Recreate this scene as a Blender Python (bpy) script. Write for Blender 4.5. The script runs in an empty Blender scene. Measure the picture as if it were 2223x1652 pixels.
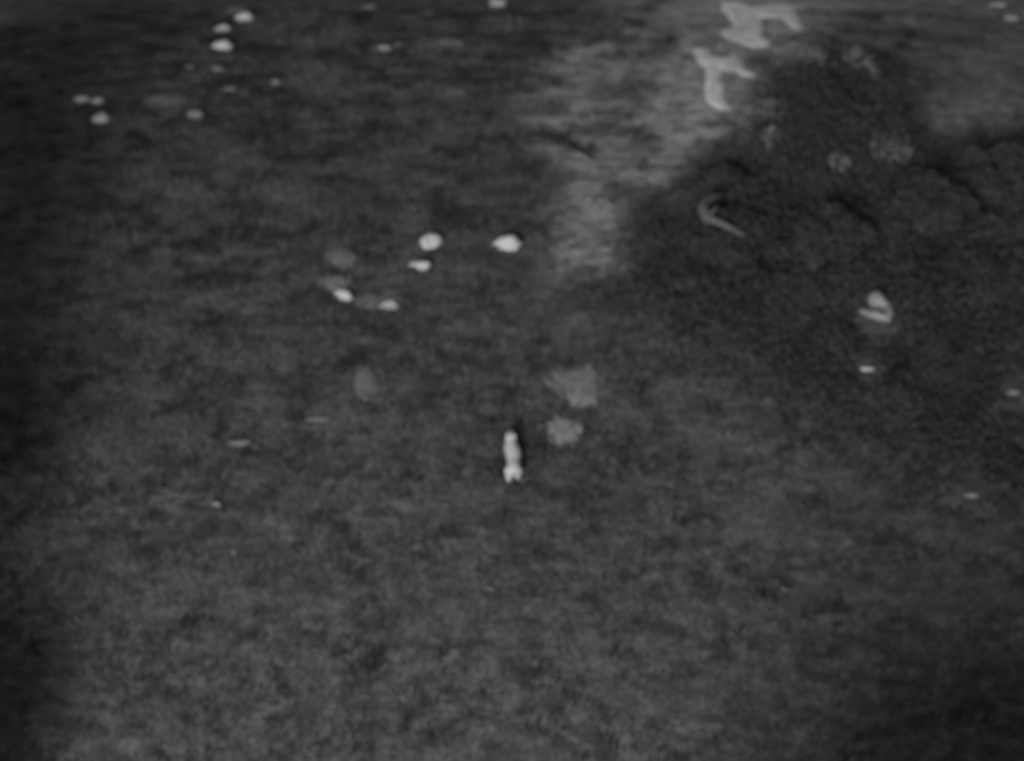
import bpy, bmesh, math, random
import numpy as np
from mathutils import Vector, Matrix

sc = bpy.context.scene
random.seed(7); rng = np.random.default_rng(11)
R = math.radians

# ------------------------------------------------------------------ camera, sky, sun, exposure
PITCH, DIST, WIDTH = R(44), 80.0, 34.0            # looking down from the air over a clearing
cam_d = bpy.data.cameras.new('camera'); cam = bpy.data.objects.new('camera', cam_d)
sc.collection.objects.link(cam); sc.camera = cam
CAM = Vector((0, -DIST*math.cos(PITCH), DIST*math.sin(PITCH)))
cam.location = CAM; cam.rotation_euler = (R(90)-PITCH, 0, 0)
cam_d.sensor_width = 36; cam_d.lens = 36*DIST/WIDTH
cam_d.clip_start = 1; cam_d.clip_end = 20000
cam_d.dof.use_dof = True; cam_d.dof.focus_distance = 40.0          # the imager is a little out of focus
cam_d.dof.aperture_fstop = (cam_d.lens/1000)/0.215

SUN_EL, SUN_AZ = R(26), R(-17)                       # low light from behind the camera, a little to its left
sd = Vector((math.sin(SUN_AZ)*math.cos(SUN_EL), -math.cos(SUN_AZ)*math.cos(SUN_EL), math.sin(SUN_EL)))
sun_d = bpy.data.lights.new('sun', 'SUN'); sun = bpy.data.objects.new('sun', sun_d)
sc.collection.objects.link(sun)
sun_d.energy = 1.5; sun_d.angle = R(17); sun_d.color = (1, 1, 1)
sun.rotation_euler = sd.to_track_quat('Z', 'Y').to_euler()
w = bpy.data.worlds.new('World'); sc.world = w; w.use_nodes = True
nt = w.node_tree; nt.nodes.clear()
sky = nt.nodes.new('ShaderNodeTexSky'); sky.sky_type = 'NISHITA'; sky.sun_disc = False
sky.sun_elevation = SUN_EL; sky.sun_rotation = math.atan2(sd.x, sd.y)
bw = nt.nodes.new('ShaderNodeRGBToBW'); bg = nt.nodes.new('ShaderNodeBackground'); ow = nt.nodes.new('ShaderNodeOutputWorld')
nt.links.new(sky.outputs[0], bw.inputs[0]); nt.links.new(bw.outputs[0], bg.inputs[0])
bg.inputs[1].default_value = 0.05
nt.links.new(bg.outputs[0], ow.inputs[0])
sc.view_settings.view_transform = 'Standard'; sc.view_settings.look = 'None'
sc.view_settings.gamma = 1; sc.view_settings.use_curve_mapping = False
sc.view_settings.exposure = 0.78
sc.render.resolution_x, sc.render.resolution_y = 1024, 760

# ------------------------------------------------------------------ helpers
def vnoise(x, y, seed=0):
    x = np.asarray(x, float); y = np.asarray(y, float)
    xi = np.floor(x).astype(np.int64); yi = np.floor(y).astype(np.int64)
    fx = x-xi; fy = y-yi; fx = fx*fx*(3-2*fx); fy = fy*fy*(3-2*fy)
    def h(a, b):
        n = (a*374761393 + b*668265263 + seed*1442695041) & 0x7fffffff
        n = ((n ^ (n >> 13))*1274126177) & 0x7fffffff
        return ((n ^ (n >> 16)) & 0xffff)/65535.0
    return (h(xi,yi)*(1-fx)+h(xi+1,yi)*fx)*(1-fy)+(h(xi,yi+1)*(1-fx)+h(xi+1,yi+1)*fx)*fy
def fbm(x, y, seed=0, o=3):
    s = 0; a = .5; t = 0
    for k in range(o):
        s = s+a*vnoise(x*2**k, y*2**k, seed+k*17); t += a; a *= .5
    return s/t
def smooth(a, b, x):
    t = np.clip((np.asarray(x, float)-a)/(b-a), 0, 1); return t*t*(3-2*t)

def height(x, y):
    """slope made up to grade the brightness: the near end faces the light, the far end tips away from it"""
    x = np.asarray(x, float); y = np.asarray(y, float)
    yc = np.clip(y, -26, 30)
    h = .085*yc-.0085*yc*yc  # invented curve, brightens the near ground and dims the far
    h = h-.010*np.clip(-6-yc, 0, 16)**2
    h = h-.004*np.clip(np.abs(x)-12, 0, 30)**2
    near = np.exp(-(x*x+y*y)/(60.0**2))
    return h+(.34*(fbm(x*.22+9, y*.22, 3)-.5)+.10*(fbm(x*1.1, y*1.1, 5)-.5))*near

def at(px, py):
    """point of the ground seen at (px, py) of the 2223 x 1652 view of the photograph"""
    f = cam_d.lens/cam_d.sensor_width*2223
    d = Vector(((px-1111.5)/f, (826-py)/f, -1)).normalized()
    d = Matrix.Rotation(R(90)-PITCH, 3, 'X') @ d
    t = 50.0
    for i in range(60):
        p = CAM+d*t; dz = p.z-float(height(p.x, p.y))
        if abs(dz) < .002: break
        t += dz*.9
    return p
def mpp(p): return (p-CAM).length/(cam_d.lens/cam_d.sensor_width*2223)   # metres per view pixel at p

def tag(o, label=None, cat=None, group=None, kind=None):
    if label: o['label'] = label
    if cat: o['category'] = cat
    if group: o['group'] = group
    if kind: o['kind'] = kind
    return o
def link(name, me, mat, parent=None, loc=(0,0,0), rz=0):
    o = bpy.data.objects.new(name, me); sc.collection.objects.link(o)
    if mat and not me.materials: me.materials.append(mat)
    o.parent = parent; o.location = loc; o.rotation_euler = (0,0,rz); return o
def empty(name, loc, rz=0):
    o = bpy.data.objects.new(name, None); sc.collection.objects.link(o)
    o.location = loc; o.rotation_euler = (0,0,rz); o.empty_display_size = .3; return o
def mesh(name, v, f, smooth_=False, tone=None):
    me = bpy.data.meshes.new(name); me.from_pydata(v if isinstance(v, list) else v.tolist(), [], f if isinstance(f, list) else f.tolist()); me.update()
    if tone is not None:
        a = me.attributes.new('tone', 'FLOAT', 'POINT'); a.data.foreach_set('value', np.asarray(tone, np.float32))
    if smooth_: me.polygons.foreach_set('use_smooth', [True]*len(me.polygons))
    return me

def material(name, base, lo=.75, hi=1.25, scale=3.0, bump=.0, attr=False, rough=.95, stretch=1.0, translucent=0):
    """grey procedural surface: base colour times noise (times the plant's own tone where attr)"""
    m = bpy.data.materials.new(name); m.use_nodes = True
    N, L = m.node_tree.nodes, m.node_tree.links
    bs = N['Principled BSDF']; bs.inputs['Roughness'].default_value = rough; bs.inputs['Specular IOR Level'].default_value = .12
    tc = N.new('ShaderNodeTexCoord'); mp = N.new('ShaderNodeMapping'); mp.inputs['Scale'].default_value = (1, stretch, 1)
    no = N.new('ShaderNodeTexNoise'); no.inputs['Scale'].default_value = scale; no.inputs['Detail'].default_value = 4
    L.new(tc.outputs['Object'], mp.inputs[0]); L.new(mp.outputs[0], no.inputs['Vector'])
    mr = N.new('ShaderNodeMapRange'); mr.inputs['From Min'].default_value = .3; mr.inputs['From Max'].default_value = .7
    mr.inputs['To Min'].default_value = base*lo; mr.inputs['To Max'].default_value = base*hi
    L.new(no.outputs[0], mr.inputs[0]); out = mr.outputs[0]
    if attr:
        at_ = N.new('ShaderNodeAttribute'); at_.attribute_name = 'tone'
        mu = N.new('ShaderNodeMath'); mu.operation = 'MULTIPLY'
        L.new(out, mu.inputs[0]); L.new(at_.outputs['Fac'], mu.inputs[1]); out = mu.outputs[0]
    cc = N.new('ShaderNodeCombineColor')
    for i in range(3): L.new(out, cc.inputs[i])
    L.new(cc.outputs[0], bs.inputs['Base Color'])
    if bump:
        b = N.new('ShaderNodeBump'); b.inputs['Strength'].default_value = bump; b.inputs['Distance'].default_value = .05
        L.new(no.outputs[0], b.inputs['Height']); L.new(b.outputs[0], bs.inputs['Normal'])
    if translucent:
        tr = N.new('ShaderNodeBsdfTranslucent'); mx = N.new('ShaderNodeMixShader'); mx.inputs[0].default_value = translucent
        L.new(cc.outputs[0], tr.inputs[0]); L.new(bs.outputs[0], mx.inputs[1]); L.new(tr.outputs[0], mx.inputs[2]); L.new(mx.outputs[0], N['Material Output'].inputs[0])
    return m

M = dict(
    grass=material('grass', .13, .8, 1.2, 4, attr=True, translucent=.35),
    leaf=material('dark_leaf', .095, .8, 1.2, 1.5, attr=True, translucent=.45),
    crownleaf=material('round_crown_leaf', .085, .8, 1.2, 1.5, attr=True, translucent=.45),
    paleleaf=material('pale_leaf', .27, .7, 1.3, 5, attr=True, translucent=.4),
    straw=material('dry_straw', .36, .75, 1.2, 6, attr=True, translucent=.35),
    bark=material('bark', .05, .6, 1.4, 8, .6),
    deadwood=material('dead_wood', .095, .7, 1.3, 7, .5),
    darkwood=material('dark_wood', .022, .7, 1.3, 7, .5),
    coat=material('pale_coat', .48, .95, 1.05, 9, .15),
    coat2=material('grey_coat', .32, .9, 1.1, 9, .15),
    slab=material('pale_slab_rock', .72, .82, 1.12, 2.2, .3),
)
M['boulder'] = material('boulder_stone', .24, .7, 1.25, 5, .6)
for k, v in (('s1', .62), ('s2', .5), ('s3', .28), ('s4', .19), ('s5', .13)): M[k] = material('stone_'+k[1], v, .8, 1.15, 6, .6)

def ground_material():
    m = bpy.data.materials.new('turf_ground'); m.use_nodes = True
    N, L = m.node_tree.nodes, m.node_tree.links
    bs = N['Principled BSDF']; bs.inputs['Roughness'].default_value = 1; bs.inputs['Specular IOR Level'].default_value = .05
    tc = N.new('ShaderNodeTexCoord'); mp = N.new('ShaderNodeMapping'); mp.inputs['Scale'].default_value = (.5, 1, 1)
    L.new(tc.outputs['Object'], mp.inputs[0])
    def noise(s, d, a, b):
        n = N.new('ShaderNodeTexNoise'); n.inputs['Scale'].default_value = s; n.inputs['Detail'].default_value = d
        L.new(mp.outputs[0], n.inputs['Vector'])
        r = N.new('ShaderNodeMapRange'); r.inputs[1].default_value = .3; r.inputs[2].default_value = .7
        r.inputs[3].default_value = a; r.inputs[4].default_value = b; L.new(n.outputs[0], r.inputs[0]); return r.outputs[0], n.outputs[0]
    def mul(a, b, op='MULTIPLY'):
        k = N.new('ShaderNodeMath'); k.operation = op
        for i, q in enumerate((a, b)):
            if isinstance(q, float): k.inputs[i].default_value = q
            else: L.new(q, k.inputs[i])
        return k.outputs[0]
    n1, r1 = noise(2.7, 2, .55, 1.45); n2, _ = noise(.5, 2, .92, 1.08); n3, r3 = noise(7, 3, .8, 1.2)
    at_ = N.new('ShaderNodeAttribute'); at_.attribute_name = 'tone'
    v = mul(mul(mul(n1, n2), n3), at_.outputs['Fac'])
    cc = N.new('ShaderNodeCombineColor')
    for i in range(3): L.new(v, cc.inputs[i])
    L.new(cc.outputs[0], bs.inputs['Base Color'])
    b = N.new('ShaderNodeBump'); b.inputs['Strength'].default_value = .6; b.inputs['Distance'].default_value = .15
    L.new(r3, b.inputs['Height']); L.new(b.outputs[0], bs.inputs['Normal'])
    return m

# ------------------------------------------------------------------ ground
def poly_sd(poly, x, y):
    """signed distance to a closed outline, positive inside"""
    P = np.array([(p[0], p[1]) for p in poly]); x = np.asarray(x, float); y = np.asarray(y, float)
    d = np.full(x.shape, 1e9); ins = np.zeros(x.shape, bool)
    for i in range(len(P)):
        a, b = P[i], P[(i+1) % len(P)]; e = b-a
        t = np.clip(((x-a[0])*e[0]+(y-a[1])*e[1])/max(e@e, 1e-9), 0, 1)
        d = np.minimum(d, np.hypot(x-a[0]-t*e[0], y-a[1]-t*e[1]))
        c = ((a[1] > y) != (b[1] > y)) & (x < (b[0]-a[0])*(y-a[1])/((b[1]-a[1]) if b[1] != a[1] else 1e-9)+a[0])
        ins ^= c
    return np.where(ins, d, -d)
# a bare pale stretch of trodden ground, and a thinner one behind the round tree
BARE = [at(*p) for p in ((1250,-60),(2100,-60),(2060,60),(2000,130),(1760,160),(1690,240),(1660,300),(1540,310),(1540,400),(1450,450),(1390,450),(1350,530),(1360,610),(1200,618),(1180,450),(1215,380),(1150,300),(1120,200),(1200,110),(1330,90),(1320,40))]
CORE = [at(*p) for p in ((1440,-20),(1900,-20),(1780,90),(1650,120),(1600,230),(1500,330),(1420,360),(1380,250),(1430,120))]
THIN = [at(*p) for p in ((1900,-60),(2330,-60),(2330,260),(2150,320),(2000,290),(1930,130))]
def bare(x, y):
    dx = 1.6*(fbm(x*.8, y*.8, 21)-.5); dy = 1.6*(fbm(x*.8, y*.8, 31)-.5)
    a = smooth(-.9, 1.1, poly_sd(BARE, x+dx, y+dy)); b = smooth(-.3, 1.0, poly_sd(CORE, x+dx, y+dy)); c = smooth(-.8, 1.0, poly_sd(THIN, x+dx, y+dy))
    br = smooth(.30, .62, fbm(x*.8, y*1.5, 41))
    return np.clip(a*(.25+.45*br)+.4*b, 0, 1)+.36*c*(1-a)
def axis(lo, hi, step, far):
    c = list(np.arange(lo, hi+1e-6, step)); s = step; a = lo; b = hi
    L, H = [], []
    while b-hi < far:
        s *= 1.35; a -= s; b += s; L.append(a); H.append(b)
    return np.array(L[::-1]+c+H)
xs = axis(-22, 22, .2, 6000); ys = axis(-20, 28, .2, 6000)
X, Y = np.meshgrid(xs, ys); Z = height(X, Y)
nx, ny = len(xs), len(ys)
idx = np.arange(nx*ny).reshape(ny, nx)
F = np.stack([idx[:-1,:-1], idx[:-1,1:], idx[1:,1:], idx[1:,:-1]], -1).reshape(-1, 4)
tone = .10*(1-np.clip(bare(X, Y),0,1))+.33*np.clip(bare(X, Y),0,1)
gm = mesh('ground', np.stack([X, Y, Z], -1).reshape(-1, 3), F, True, tone.ravel())
tag(link('ground', gm, ground_material()), 'dark rough grassland ground with a trodden pale stretch at upper right', kind='structure')

# ------------------------------------------------------------------ grass (uncountable)
def blades(cx, cy, n_each, hmin, hmax, width, spread, tones, seed):
    r = np.random.default_rng(seed); n = len(cx)*n_each
    bx = np.repeat(cx, n_each)+r.normal(0, spread, n); by = np.repeat(cy, n_each)+r.normal(0, spread, n)
    h = r.uniform(hmin, hmax, n); a = r.uniform(0, 2*np.pi, n); lean = r.uniform(.05, .6, n)*h; la = r.uniform(0, 2*np.pi, n)
    bz = height(bx, by)-.02; wd = width*r.uniform(.6, 1.3, n)
    v = np.empty((n, 3, 3))
    v[:,0] = np.stack([bx-np.cos(a)*wd, by-np.sin(a)*wd, bz], -1); v[:,1] = np.stack([bx+np.cos(a)*wd, by+np.sin(a)*wd, bz], -1)
    v[:,2] = np.stack([bx+np.cos(la)*lean, by+np.sin(la)*lean, bz+h], -1)
    f = np.arange(n*3).reshape(n, 3)
    return v.reshape(-1, 3), f, np.repeat(np.repeat(tones, n_each)*r.uniform(.85, 1.15, n), 3)
n = 80000
cx = rng.uniform(-21.5, 21.5, n); cy = rng.uniform(-18.5, 26, n)
keep = rng.uniform(0, 1, n) > .93*np.clip(bare(cx, cy)*1.5, 0, 1)
dens = fbm(cx*1.2, cy*2.2, 77); keep &= rng.uniform(0, 1, n) < .35+1.1*dens
cx, cy = cx[keep], cy[keep]
tn = .4+1.2*smooth(.3, .7, .75*fbm(cx*1.15, cy*2.3, 51)+.25*fbm(cx*.5, cy*1.0, 58))
v, f, t = blades(cx, cy, 6, .07, .24, .028, .12, tn, 1)
tag(link('grass', mesh('grass', v, f, False, t), M['grass']), 'short dark rough grass covering the whole clearing', 'grass', kind='stuff')

# ------------------------------------------------------------------ trees and shrubs
def tube(bm, pts, radii, seg=8):
    rings = []
    for i, p in enumerate(pts):
        p = Vector(p); d = (Vector(pts[min(i+1, len(pts)-1)])-Vector(pts[max(i-1, 0)])).normalized()
        u = d.cross(Vector((.31,.17,.93))).normalized(); w_ = d.cross(u)
        rings.append([bm.verts.new(p+(u*math.cos(2*math.pi*k/seg)+w_*math.sin(2*math.pi*k/seg))*radii[i]) for k in range(seg)])
    for a, b in zip(rings, rings[1:]):
        for k in range(seg): bm.faces.new((a[k], a[(k+1) % seg], b[(k+1) % seg], b[k]))
    bm.faces.new(rings[0][::-1]); bm.faces.new(rings[-1])
def bm_mesh(name, bm, sm=True):
    me = bpy.data.meshes.new(name); bm.normal_update(); bm.to_mesh(me); bm.free()
    if sm: me.polygons.foreach_set('use_smooth', [True]*len(me.polygons))
    return me
def leaf_mesh(name, rx, ry, rz, n, size, seed, zc, lumps=26, tone_lo=.5, tone_hi=1.5):
    """leaves in clumps that fill a rounded uneven volume"""
    r = np.random.default_rng(seed)
    d = r.normal(0, 1, (lumps, 3)); d /= np.linalg.norm(d, axis=1)[:,None]; d[:,2] = np.where(d[:,2] < -.35, -d[:,2], d[:,2])
    c = d*r.uniform(.45, .86, (lumps,1)); ct = r.uniform(tone_lo, tone_hi, lumps); cr = r.uniform(.22, .40, lumps)
    k = r.integers(0, lumps, n); q = r.normal(0, 1, (n, 3)); q /= np.linalg.norm(q, axis=1)[:,None]
    p = c[k]+q*cr[k][:,None]*r.uniform(.2, 1, (n,1))**.5
    p = p*np.array([rx, ry, rz])+np.array([0, 0, zc])
    a = r.normal(0, 1, (n, 3))*np.array([1,1,.45]); a /= np.linalg.norm(a, axis=1)[:,None]
    b = np.cross(a, r.normal(0, 1, (n, 3))); b /= np.linalg.norm(b, axis=1)[:,None]
    s = size*r.uniform(.6, 1.4, (n,1))
    v = np.stack([p-a*s, p+b*s*.55, p+a*s, p-b*s*.55], 1).reshape(-1, 3)
    return mesh(name, v, np.arange(n*4).reshape(n, 4), False, np.repeat(ct[k]*r.uniform(.8, 1.2, n), 4))
def trunk_mesh(name, h, r0, spread, seed, lean=0):
    q = random.Random(seed); bm = bmesh.new()
    pts = [(lean*t*t+q.uniform(-.05,.05)*t, q.uniform(-.05,.05)*t, -.15+t*h) for t in (0,.12,.35,.6,.85,1)]
    tube(bm, pts, [r0*1.5, r0*1.1, r0*.9, r0*.7, r0*.45, r0*.2], 9)
    for i in range(7):
        t = q.uniform(.35,.85); a = i*2.4+q.uniform(-.4,.4); z = -.15+t*h; L = spread*q.uniform(.6,.95)
        p0 = Vector((lean*t*t, 0, z)); e = p0+Vector((math.cos(a)*L, math.sin(a)*L, h*.22)); mid = (p0+e)/2+Vector((0,0,.08*h))
        tube(bm, [p0, mid, e], [r0*.42, r0*.27, r0*.08], 6)
    return bm_mesh(name, bm)
def tree(name, loc, label, cat, crown_me, trunk_me, rz=0, s=1.0, group=None, leaf='leaf'):
    t = empty(name, loc, rz); t.scale = (s,s,s); tag(t, label, cat, group)
    link('trunk', trunk_me, M['bark'], t); link('crown', crown_me, M[leaf], t)
    return t
tall_crown = [leaf_mesh('tall_crown', 2.9, 2.9, 3.6, 11000, .14, 100+i, 6.2, 30) for i in range(2)]
tall_trunk = trunk_mesh('tall_trunk', 8.2, .2, 2.3, 4)

def on(px, py, dz=0.0):
    p = at(px, py); return Vector((p.x, p.y, float(height(p.x, p.y))+dz))
def gpt(x, y): return Vector((x, y, float(height(x, y))))

# the round tree by the bare stretch: crown centre seen at (1785, 262), about 3.4 m above its foot
b = on(1782, 392)
big = tree('round_tree', b, 'large round dark tree crown with pale flecks beside the bare pale ground', 'tree',
           leaf_mesh('round_crown', 2.9, 2.75, 2.35, 36000, .075, 5, 2.65, 110, .85, 1.15), trunk_mesh('round_trunk', 3.6, .17, 1.9, 8), leaf='crownleaf')
for (dx, dy, dz, s, k) in ((1.0, 1.1, 4.5, .42, 1), (-.55, 1.2, 4.55, .36, 2), (1.5, .8, 4.1, .34, 3), (2.1, -.2, 3.3, .36, 4), (1.7, -1.5, 2.9, .5, 6), (2.3, -1.3, 2.4, .45, 7), (-2.05, -.5, 3.5, .45, 5), (-2.0, -1.2, 2.9, .42, 8), (.2, -2.2, 2.6, .35, 9)):
    fo = link('pale_foliage', leaf_mesh('pale_foliage', s*1.5, s*1.5, s*1.1, 260, .055, 60+k, 0, 40, .7, 1.2), M['paleleaf'], big); fo.location = (dx, dy, dz)
    tag(fo, 'patch of paler leaves in the dark crown')

SHRUBS = [  # px, py of the foot, radius in x, height, label
    (1575, 430, 1.1, 1.5, 'dark shrub tucked against the lower left side of the round tree'),
    (1450, 570, 1.3, 1.2, 'low dark shrub at the left end of the shrub belt, below the bare ground'),
    (1600, 560, 1.9, 2.0, 'broad dark shrub directly below and left of the round tree'),
    (1810, 560, 2.0, 2.3, 'tall dark shrub directly below the round tree'),
    (1700, 680, 1.6, 1.3, 'low spreading dark shrub in front of the belt, left of the split boulder'),
    (2030, 480, 2.0, 2.4, 'dark shrub right of the round tree, behind the split boulder'),
    (2180, 420, 1.9, 2.6, 'tall dark shrub at the right edge, level with the round tree'),
    (2160, 640, 2.1, 2.2, 'large dark shrub at the right edge, right of the split boulder'),
    (2060, 800, 1.5, 1.0, 'low dark shrub at right, below and right of the split boulder'),
]
for i, (px, py, r_, h_, lab) in enumerate(SHRUBS):
    h_ *= .42; p = on(px, py-12); t = empty('shrub', p, i*1.3); tag(t, lab, 'shrub', 'dark shrubs below the round tree')
    bm = bmesh.new(); q = random.Random(i)
    for k in range(5):
        a = k*1.3+q.uniform(-.3,.3); e = Vector((math.cos(a)*r_*.6, math.sin(a)*r_*.6, h_*.75))
        tube(bm, [(0,0,-.1), e*.5+Vector((0,0,.1)), e], [.06,.045,.015], 6)
    link('stem', bm_mesh('stem', bm), M['bark'], t)
    link('crown', leaf_mesh('shrub_crown', r_, r_*.9, h_*.52, 8000, .075, 200+i, h_*.5, 30, .75, 1.25), M['leaf'], t)

# low dark leafy undergrowth between the shrubs
UNDER = [at(*p) for p in ((1400,510),(1480,440),(1550,360),(1640,340),(1680,330),(1950,300),(2060,330),(2260,300),(2260,1080),(2020,1040),(1760,920),(1580,820),(1450,720),(1350,650))]
n = 200000; ux = rng.uniform(2, 21, n); uy = rng.uniform(-9, 18, n); sdv = poly_sd(UNDER, ux+1.2*(fbm(ux*.8, uy*.8, 91)-.5), uy)
BX = at(1897, 690); k = (np.hypot(ux-BX.x, (uy-BX.y+.5)*.8) > .8) & (rng.uniform(0, 1, n) > smooth(.12, .45, bare(ux, uy))) & (rng.uniform(0, 1, n) < smooth(-2.2, 3.6, sdv)*(.3+.9*fbm(ux*.9, uy*.9, 95))); 
for q_ in ((1883,803),(2198,855),(2108,1077)):      # trodden spots round the small stones
    c_ = at(*q_); k &= np.hypot(ux-c_.x, uy-c_.y+.3) > .6
ux, uy = ux[k], uy[k]; n = len(ux)
uz = height(ux, uy)+rng.uniform(.03, .55, n)*(.3+1.1*fbm(ux*.7, uy*.7, 99)); P_ = np.stack([ux, uy, uz], -1)
a = rng.normal(0, 1, (n,3))*np.array([1,1,.4]); a /= np.linalg.norm(a, axis=1)[:,None]; b_ = np.cross(a, rng.normal(0, 1, (n,3))); b_ /= np.linalg.norm(b_, axis=1)[:,None]
sz = .075*rng.uniform(.6, 1.4, (n,1))
v = np.stack([P_-a*sz, P_+b_*sz*.55, P_+a*sz, P_-b_*sz*.55], 1).reshape(-1,3)
tag(link('undergrowth', mesh('undergrowth', v, np.arange(n*4).reshape(n,4), False, np.repeat(.5+fbm(ux*1.2, uy*1.2, 93), 4)), M['leaf']), 'low dark leafy undergrowth between the shrubs', 'undergrowth', kind='stuff')

# unseen trees added out of view to shade both sides of the clearing
EDGE = lambda y: 17*(80+.72*y)/80
SIDES = [(-EDGE(y)-d, y, 1.15, 'left', l) for y, d, l in ((-33,5.5,'nearest'),(-26,5,'second nearest'),(-19,4.8,'third nearest'),(-12,5.0,'fourth nearest'),(-5,5.6,'third farthest'),(2,6.2,'second farthest'),(9,6.2,'farthest'))]
SIDES += [(6.2,-40,2.75,'right','nearest'),(13.5,-36,2.5,'right','second nearest'),(18.6,-29,1.8,'right','third nearest'),(19.2,-21,1.4,'right','third farthest'),(19.6,-13,1.2,'right','second farthest'),(20.6,-5,1.1,'right','farthest')]
for i, (x, y, z, s, l) in enumerate(SIDES):
    tree('shade_tree', gpt(x, y), '%s of the unseen trees added to shade the %s edge of the clearing' % (l, s), 'tree', tall_crown[i % 2], tall_trunk, i*1.7, z, 'added shade trees, %s edge' % s)

# ------------------------------------------------------------------ pale rock outcrops
def outcrop(px_poly, hgt, label, seed):
    P = [at(*p) for p in px_poly]
    mx = sum(p.x for p in P)/len(P); my = sum(p.y for p in P)/len(P)
    x0, x1 = min(p.x for p in P)-.25, max(p.x for p in P)+.25; y0, y1 = min(p.y for p in P)-.25, max(p.y for p in P)+.25
    st = .06; gx, gy = np.meshgrid(np.arange(x0, x1, st), np.arange(y0, y1, st))
    sdv = poly_sd(P, gx+.24*(fbm(gx*4, gy*4, seed)-.5), gy+.24*(fbm(gx*4, gy*4, seed+5)-.5))
    z = height(gx, gy)-.05+(.05+hgt)*smooth(-.30, .22, sdv)+.05*(fbm(gx*2.2, gy*2.2, seed+9)-.5)*smooth(0, .3, sdv)
    id_ = -np.ones(gx.shape, int); ok = sdv > -.3; id_[ok] = np.arange(ok.sum())
    v = np.stack([gx[ok]-mx, gy[ok]-my, z[ok]], -1)
    q = np.stack([id_[:-1,:-1], id_[:-1,1:], id_[1:,1:], id_[1:,:-1]], -1).reshape(-1, 4); q = q[(q >= 0).all(1)]
    o = link('rock_outcrop', mesh('rock_outcrop', v, q, True), M['slab'], None, (mx, my, 0)); tag(o, label, 'rock'); return o
def c8(x, y): return ((1500+x*.27236)*.94235, (y*.27236)*.94235)
outcrop([c8(*p) for p in ((600,15),(700,12),(860,62),(1000,45),(1190,50),(1225,140),(1275,255),(1200,245),(1110,150),(925,150),(925,300),(1000,385),(860,405),(740,360),(630,325),(605,270),(715,210),(690,170),(610,100))], .05,
        'large pale flat rock with a crosspiece, at the top edge above the round tree', 3)
outcrop([c8(*p) for p in ((365,425),(465,420),(505,465),(600,492),(700,460),(740,500),(785,590),(890,650),(770,640),(650,592),(580,595),(585,700),(605,830),(660,925),(580,925),(480,875),(460,780),(480,680),(470,585),(395,525))], .05,
        'smaller hooked pale flat rock just left of the round tree', 6)

# ------------------------------------------------------------------ stones
def stone_mesh(w_, d_, h_, seed, sub=2):
    bm = bmesh.new(); bmesh.ops.create_icosphere(bm, subdivisions=sub, radius=1); q = random.Random(seed)
    ks = [(Vector((q.gauss(0,1), q.gauss(0,1), q.gauss(0,1))).normalized(), q.uniform(.55,.95)) for _ in range(7)]
    for v_ in bm.verts:
        for n_, c in ks:
            e = v_.co.dot(n_)-c
            if e > 0: v_.co -= n_*e*.85
        v_.co = Vector((v_.co.x*w_, v_.co.y*d_, v_.co.z*h_))
    return bm_mesh('stone', bm)
S = R(36)
def stone(px, py, w_, h_, mat, label, seed, rz=0, group='stones lying in the grass'):
    p = on(px, py); k = mpp(p)
    hz = max(.10, h_*k*.42); dy = max(.10, (h_*k-hz*math.cos(S))/math.sin(S)*.5)
    o = link('stone', stone_mesh(w_*k*.56, dy, hz, seed), M[mat], None, p, R(rz)); o.location.z += hz*.45
    tag(o, label, 'stone', group); return o
STONES = [
 (483,66,36,20,'s2','pale stone just above the animal lying at the upper left'),
 (178,220,34,17,'s1','leftmost of three pale stones clustered near the upper left edge'),
 (213,223,27,17,'s2','top right one of three pale stones near the upper left edge'),
 (220,263,38,28,'s2','lowest and largest of three pale stones near the upper left edge'),
 (425,252,36,28,'s4','dull grey rounded stone right of the three clustered pale stones'),
 (500,197,30,14,'s4','flat dull stone below the two small stones under the upper left animal'),
 (597,182,22,18,'s4','small dull stone alone, furthest right below the upper left animal'),
 (472,153,30,17,'s4','right one of two small dull stones right below the upper left animal'),
 (412,150,26,15,'s4','left one of two small dull stones right below the upper left animal'),
 (803,20,30,15,'s3','small pale stone alone at the top edge, left of the middle'),
 (833,110,38,20,'s3','pale stone in the upper middle with a smaller stone at its right'),
 (866,101,22,12,'s4','small dull stone against the right side of the pale upper middle stone'),
 (1083,12,38,30,'s3','upright grey stone at the top edge near the middle'),
 (470,1096,24,12,'s3','small pale stone alone in the grass at lower left'),
 (508,1200,15,9,'s4','tiny dull stone just below the small pale stone at lower left'),
 (1062,1278,27,14,'s5','small dull stone below the long walking animal'),
 (1883,803,32,13,'s2','small flat pale stone below the split boulder'),
 (2198,855,28,16,'s3','small pale stone at the right edge below the split boulder'),
 (2108,1077,32,14,'s3','small pale stone in the dark grass at lower right'),
 (1702,1280,18,11,'s5','tiny dull stone alone in the lower right grass'),
 (2195,45,34,17,'s3','pale stone in the top right corner, the lower of two'),
 (2165,14,36,12,'s3','pale stone in the top right corner, the upper of two'),
 (518,963,58,15,'s4','long flat dull stone in the grass at middle left'),
 (690,912,54,14,'s4','long flat dull stone right of and above the other flat stone'),
]
for i, a in enumerate(STONES): stone(*a, 300+i, (i*37) % 50-25 if a[2] < 32 else 0)

# split boulder at right: a block and a tilted slab joined at the right
p = on(1897, 690); k = mpp(p)
t = empty('split_boulder', p); tag(t, 'pale split boulder, a block above a tilted slab, among dark shrubs', 'boulder')
o = link('block', stone_mesh(.40, .34, .34, 901, 3), M['boulder'], t, (.20, .50, .34), R(-30))
o = link('slab', stone_mesh(.64, .20, .17, 902, 3), M['boulder'], t, (0, .02, .14), R(-30))
o = link('slab', stone_mesh(.16, .34, .18, 903, 3), M['s4'], t, (.50, .16, .24), R(15))

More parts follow.
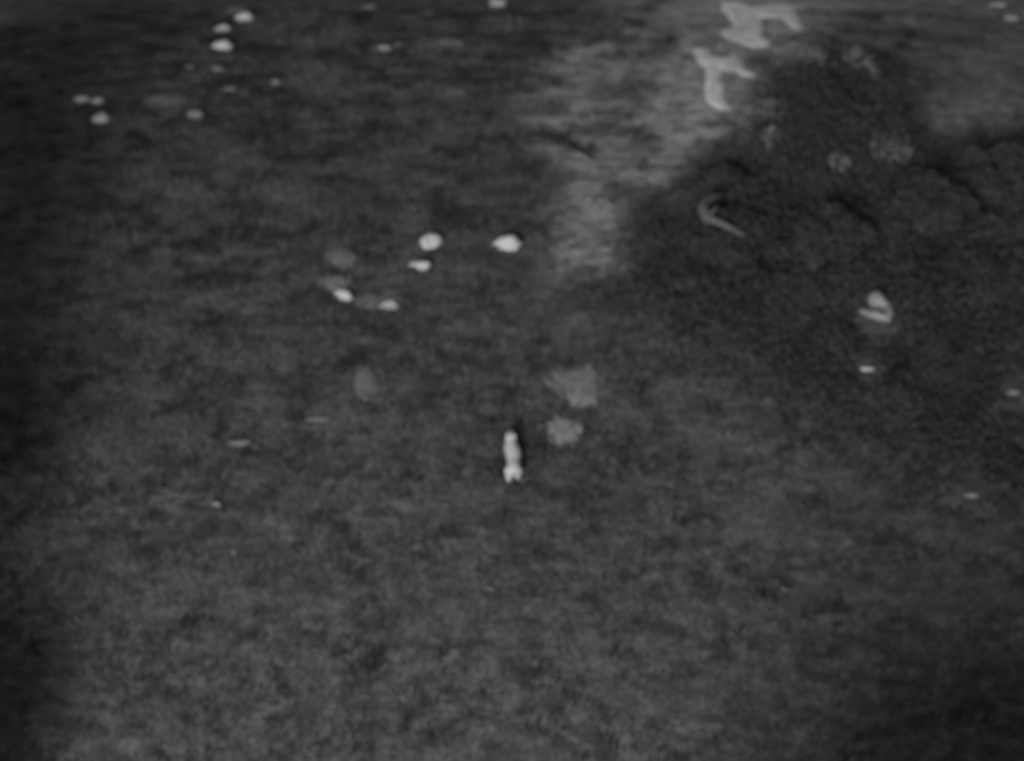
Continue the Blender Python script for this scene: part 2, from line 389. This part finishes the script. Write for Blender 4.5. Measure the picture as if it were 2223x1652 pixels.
# ------------------------------------------------------------------ dry tussocks and fallen branches
TUSSOCKS = [
 (745,552,46,54,1.2,'faint dry tussock above the two animals half hidden in grass'),
 (733,612,64,30,1.3,'dry tussock right above the left half hidden animal'),
 (803,648,34,50,1.1,'dry tussock between the two half hidden animals'),
 (850,640,48,34,.8,'faint dry tussock right above the right half hidden animal'),
 (793,814,26,90,1.15,'narrow upright dry tussock below the two half hidden animals'),
 (1250,812,104,88,1.3,'wide dry tussock in the middle, the largest one'),
 (1264,856,60,44,1.5,'bright dry tussock at the lower end of the widest tussock'),
 (1226,922,66,72,1.6,'bright round dry tussock beside the long walking animal'),
 (355,217,96,30,1.0,'wide faint dry tussock right of the three clustered pale stones'),
 (970,92,58,30,1.0,'long narrow dry tussock near the top, left of the bare ground'),
 (990,200,46,24,.8,'faint dry tussock below the long narrow one near the top'),
 (515,22,44,34,1.0,'dry tussock at the top edge behind the two-lobed animal'),
]
for i, (px, py, w_, h_, tn_, lab) in enumerate(TUSSOCKS):
    p = on(px, py+h_*.25); k = mpp(p); r = np.random.default_rng(500+i); nb = int(36+w_*h_*.11)
    a = r.uniform(0, 6.283, nb); q = np.clip(np.abs(r.normal(0, .48, nb))*(1+.25*np.sin(a*3+i)), 0, 1.0)
    bx = np.cos(a)*q*w_*k*.5+p.x; by = np.sin(a)*q*h_*k*.45+p.y
    v, f, t_ = blades(bx, by, 4, .08, .30, .018, .13, np.full(nb, tn_), 600+i)
    v = v-np.array(p)
    tag(link('grass_tussock', mesh('tussock', v, f, False, t_), M['straw'], None, p), lab, 'tussock', 'dry tussocks in the grass')

def branch(pts, radii, mat, label, dz=0.0, name='fallen_branch'):
    P = [on(*q, dz) for q in pts]; o0 = P[0]; bm = bmesh.new()
    L = [p-o0+Vector((0,0,radii[i]*.8)) for i, p in enumerate(P)]; tube(bm, L, radii, 8)
    m_ = len(L)//2; tube(bm, [L[m_], L[m_]+Vector((.25,.2,.22)), L[m_]+Vector((.42,.5,.3))], [radii[m_]*.5, radii[m_]*.35, .012], 6)
    tag(link(name, bm_mesh('branch', bm), M[mat], None, o0), label, 'branch')
branch([(1572,460),(1537,473),(1522,495),(1532,517),(1567,527),(1612,550)], [.08,.17,.22,.19,.13,.07], 'deadwood', 'pale curved dead branch lying among the dark shrubs', .75)
branch([(1148,290),(1185,296),(1220,308),(1250,325),(1290,345)], [.04,.07,.08,.08,.04], 'darkwood', 'dark thin fallen branch across the left edge of the bare ground')

# ------------------------------------------------------------------ animals
def capsule(bm, a, ra, b_, rb):
    a, b_ = Vector(a), Vector(b_); d = b_-a; n_ = 4
    pts = []; rad = []
    u = d.normalized() if d.length > 1e-6 else Vector((0,0,1))
    for t in (-.98,-.8,-.45): pts.append(a+u*ra*t); rad.append(ra*math.sqrt(1-t*t))
    pts += [a, b_]; rad += [ra, rb]
    for t in (.45,.8,.98): pts.append(b_+u*rb*t); rad.append(rb*math.sqrt(1-t*t))
    tube(bm, pts, rad, 12)
def animal_mesh(name, segs):
    bm = bmesh.new()
    for s in segs: capsule(bm, *s)
    return bm_mesh(name, bm)
def chain(*pr): return [(pr[i][0], pr[i][1], pr[i+1][0], pr[i+1][1]) for i in range(len(pr)-1)]
def walking():
    s = chain(((.02,-.52,.46),.24), ((.02,-.2,.46),.22), ((.03,.12,.47),.27), ((-.03,.42,.50),.25))
    s += chain(((-.03,.50,.54),.20), ((-.04,.66,.60),.20)) + chain(((-.04,.70,.62),.20), ((-.05,.84,.60),.18), ((-.06,.94,.56),.14))
    for sx, o in ((-1,.14),(1,-.08)):
        s += chain(((sx*.16,.36,.40),.13), ((sx*.17,.36+o*.5,.22),.08), ((sx*.17,.36+o,.03),.06))
        s += chain(((sx*.15,-.55,.40),.17), ((sx*.18,-.48-o*.4,.27),.11), ((sx*.15,-.64-o*.5,.18),.095), ((sx*.13,-.62-o*.7,.03),.085))
        s += chain(((sx*.11-.04,.70,.74),.05), ((sx*.17-.04,.66,.82),.03))
    return s+chain(((0,-.78,.5),.05), ((0,-.84,.40),.03))
def curled():
    s = chain(((-.22,-.14,.20),.19), ((-.24,.06,.22),.22), ((-.04,.18,.24),.23), ((.20,.11,.23),.22), ((.27,.0,.24),.18))
    s += chain(((-.1,.0,.2),.2), ((.1,-.02,.2),.2))
    s += chain(((.27,-.06,.27),.14), ((.18,-.21,.28),.11)) + chain(((.17,-.22,.27),.11), ((.04,-.27,.22),.085), ((-.05,-.28,.18),.06))
    s += chain(((-.2,-.16,.13),.13), ((.02,-.17,.09),.07), ((.12,-.12,.06),.045))
    s += chain(((.20,-.16,.36),.035), ((.26,-.12,.43),.02)) + chain(((.14,-.17,.36),.035), ((.13,-.10,.44),.02))
    return s
def resting():
    s = chain(((.24,0,.24),.20), ((.1,.01,.32),.27), ((-.10,0,.31),.25), ((-.24,-.01,.26),.19))
    s += chain(((-.28,-.02,.28),.15), ((-.38,-.06,.34),.11)) + chain(((-.38,-.06,.35),.11), ((-.50,-.10,.30),.07), ((-.55,-.12,.28),.05))
    s += chain(((.26,-.10,.14),.14), ((-.05,-.13,.12),.13)) + chain(((-.22,-.08,.14),.12), ((-.34,-.10,.08),.07))
    s += chain(((.26,.12,.14),.13), ((.12,.16,.08),.09)) + chain(((.42,0,.28),.05), ((.50,0,.22),.03))
    s += chain(((-.36,-.0,.44),.04), ((-.33,.05,.51),.025)) + chain(((-.36,-.1,.44),.04), ((-.33,-.15,.50),.025))
    return s
def standing_low():     # head stretched forward, legs gathered under the body
    s = chain(((.26,0,.44),.15), ((.08,0,.44),.17), ((-.12,0,.45),.15)) + chain(((-.16,0,.47),.11), ((-.34,0,.50),.075)) + chain(((-.34,0,.50),.08), ((-.48,0,.48),.045))
    for sy in (-1,1):
        s += chain(((-.06,sy*.07,.36),.09), ((-.02,sy*.08,.2),.055), ((-.02,sy*.08,.03),.045)) + chain(((.2,sy*.07,.38),.11), ((.12,sy*.08,.25),.07), ((.20,sy*.08,.15),.05), ((.16,sy*.08,.03),.045))
        s += chain(((-.30,sy*.06,.57),.03), ((-.25,sy*.12,.62),.02))
    return s+chain(((.40,0,.46),.035), ((.46,0,.38),.02))
ME = {f.__name__: animal_mesh('animal_'+f.__name__, f()) for f in (walking, curled, resting, standing_low)}
def animal(px, py, pose, rz, s, mat, label, dz=0.0, group='pale animals in the clearing'):
    me = ME[pose].copy(); me.materials.append(M[mat])
    p = on(px, py, dz); o = link('animal', me, None, None, p, R(rz)); o.scale = (s,s,s)
    sl = math.atan((float(height(p.x, p.y+.8))-float(height(p.x, p.y-.8)))/1.6)      # stand on the slope
    o.rotation_euler = (Matrix.Rotation(sl, 3, 'X') @ Matrix.Rotation(R(rz), 3, 'Z')).to_euler()
    md = o.modifiers.new('skin', 'REMESH'); md.mode = 'VOXEL'; md.voxel_size = .028; md.use_smooth_shade = True
    ms = o.modifiers.new('soft', 'SMOOTH'); ms.iterations = 5; ms.factor = .5
    return tag(o, label, 'animal', group)
animal(937, 535, 'curled', 10, .88, 'coat', 'round bright animal curled up, left one of the bright pair in the middle')
animal(1104, 540, 'resting', 0, .92, 'coat', 'bright animal resting with its head to the left, right one of the bright pair')
animal(914, 586, 'standing_low', 5, .80, 'coat', 'small bright animal feeding just below the round curled one', -.12)
animal(1113, 1006, 'walking', 2, .95, 'coat', 'long bright animal walking away, alone below the middle', -.11)
animal(748, 647, 'resting', -28, .66, 'coat', 'bright animal half hidden in dry grass, left one of two', -.05)
animal(847, 666, 'resting', 4, .68, 'coat2', 'grey animal half hidden in dry grass, right one of two', -.12)
animal(485, 110, 'resting', 0, .80, 'coat', 'bright animal lying near the upper left between small stones', -.06)
animal(532, 46, 'resting', 6, .76, 'coat', 'bright two-lobed animal lying near the top edge, upper left', -.1)
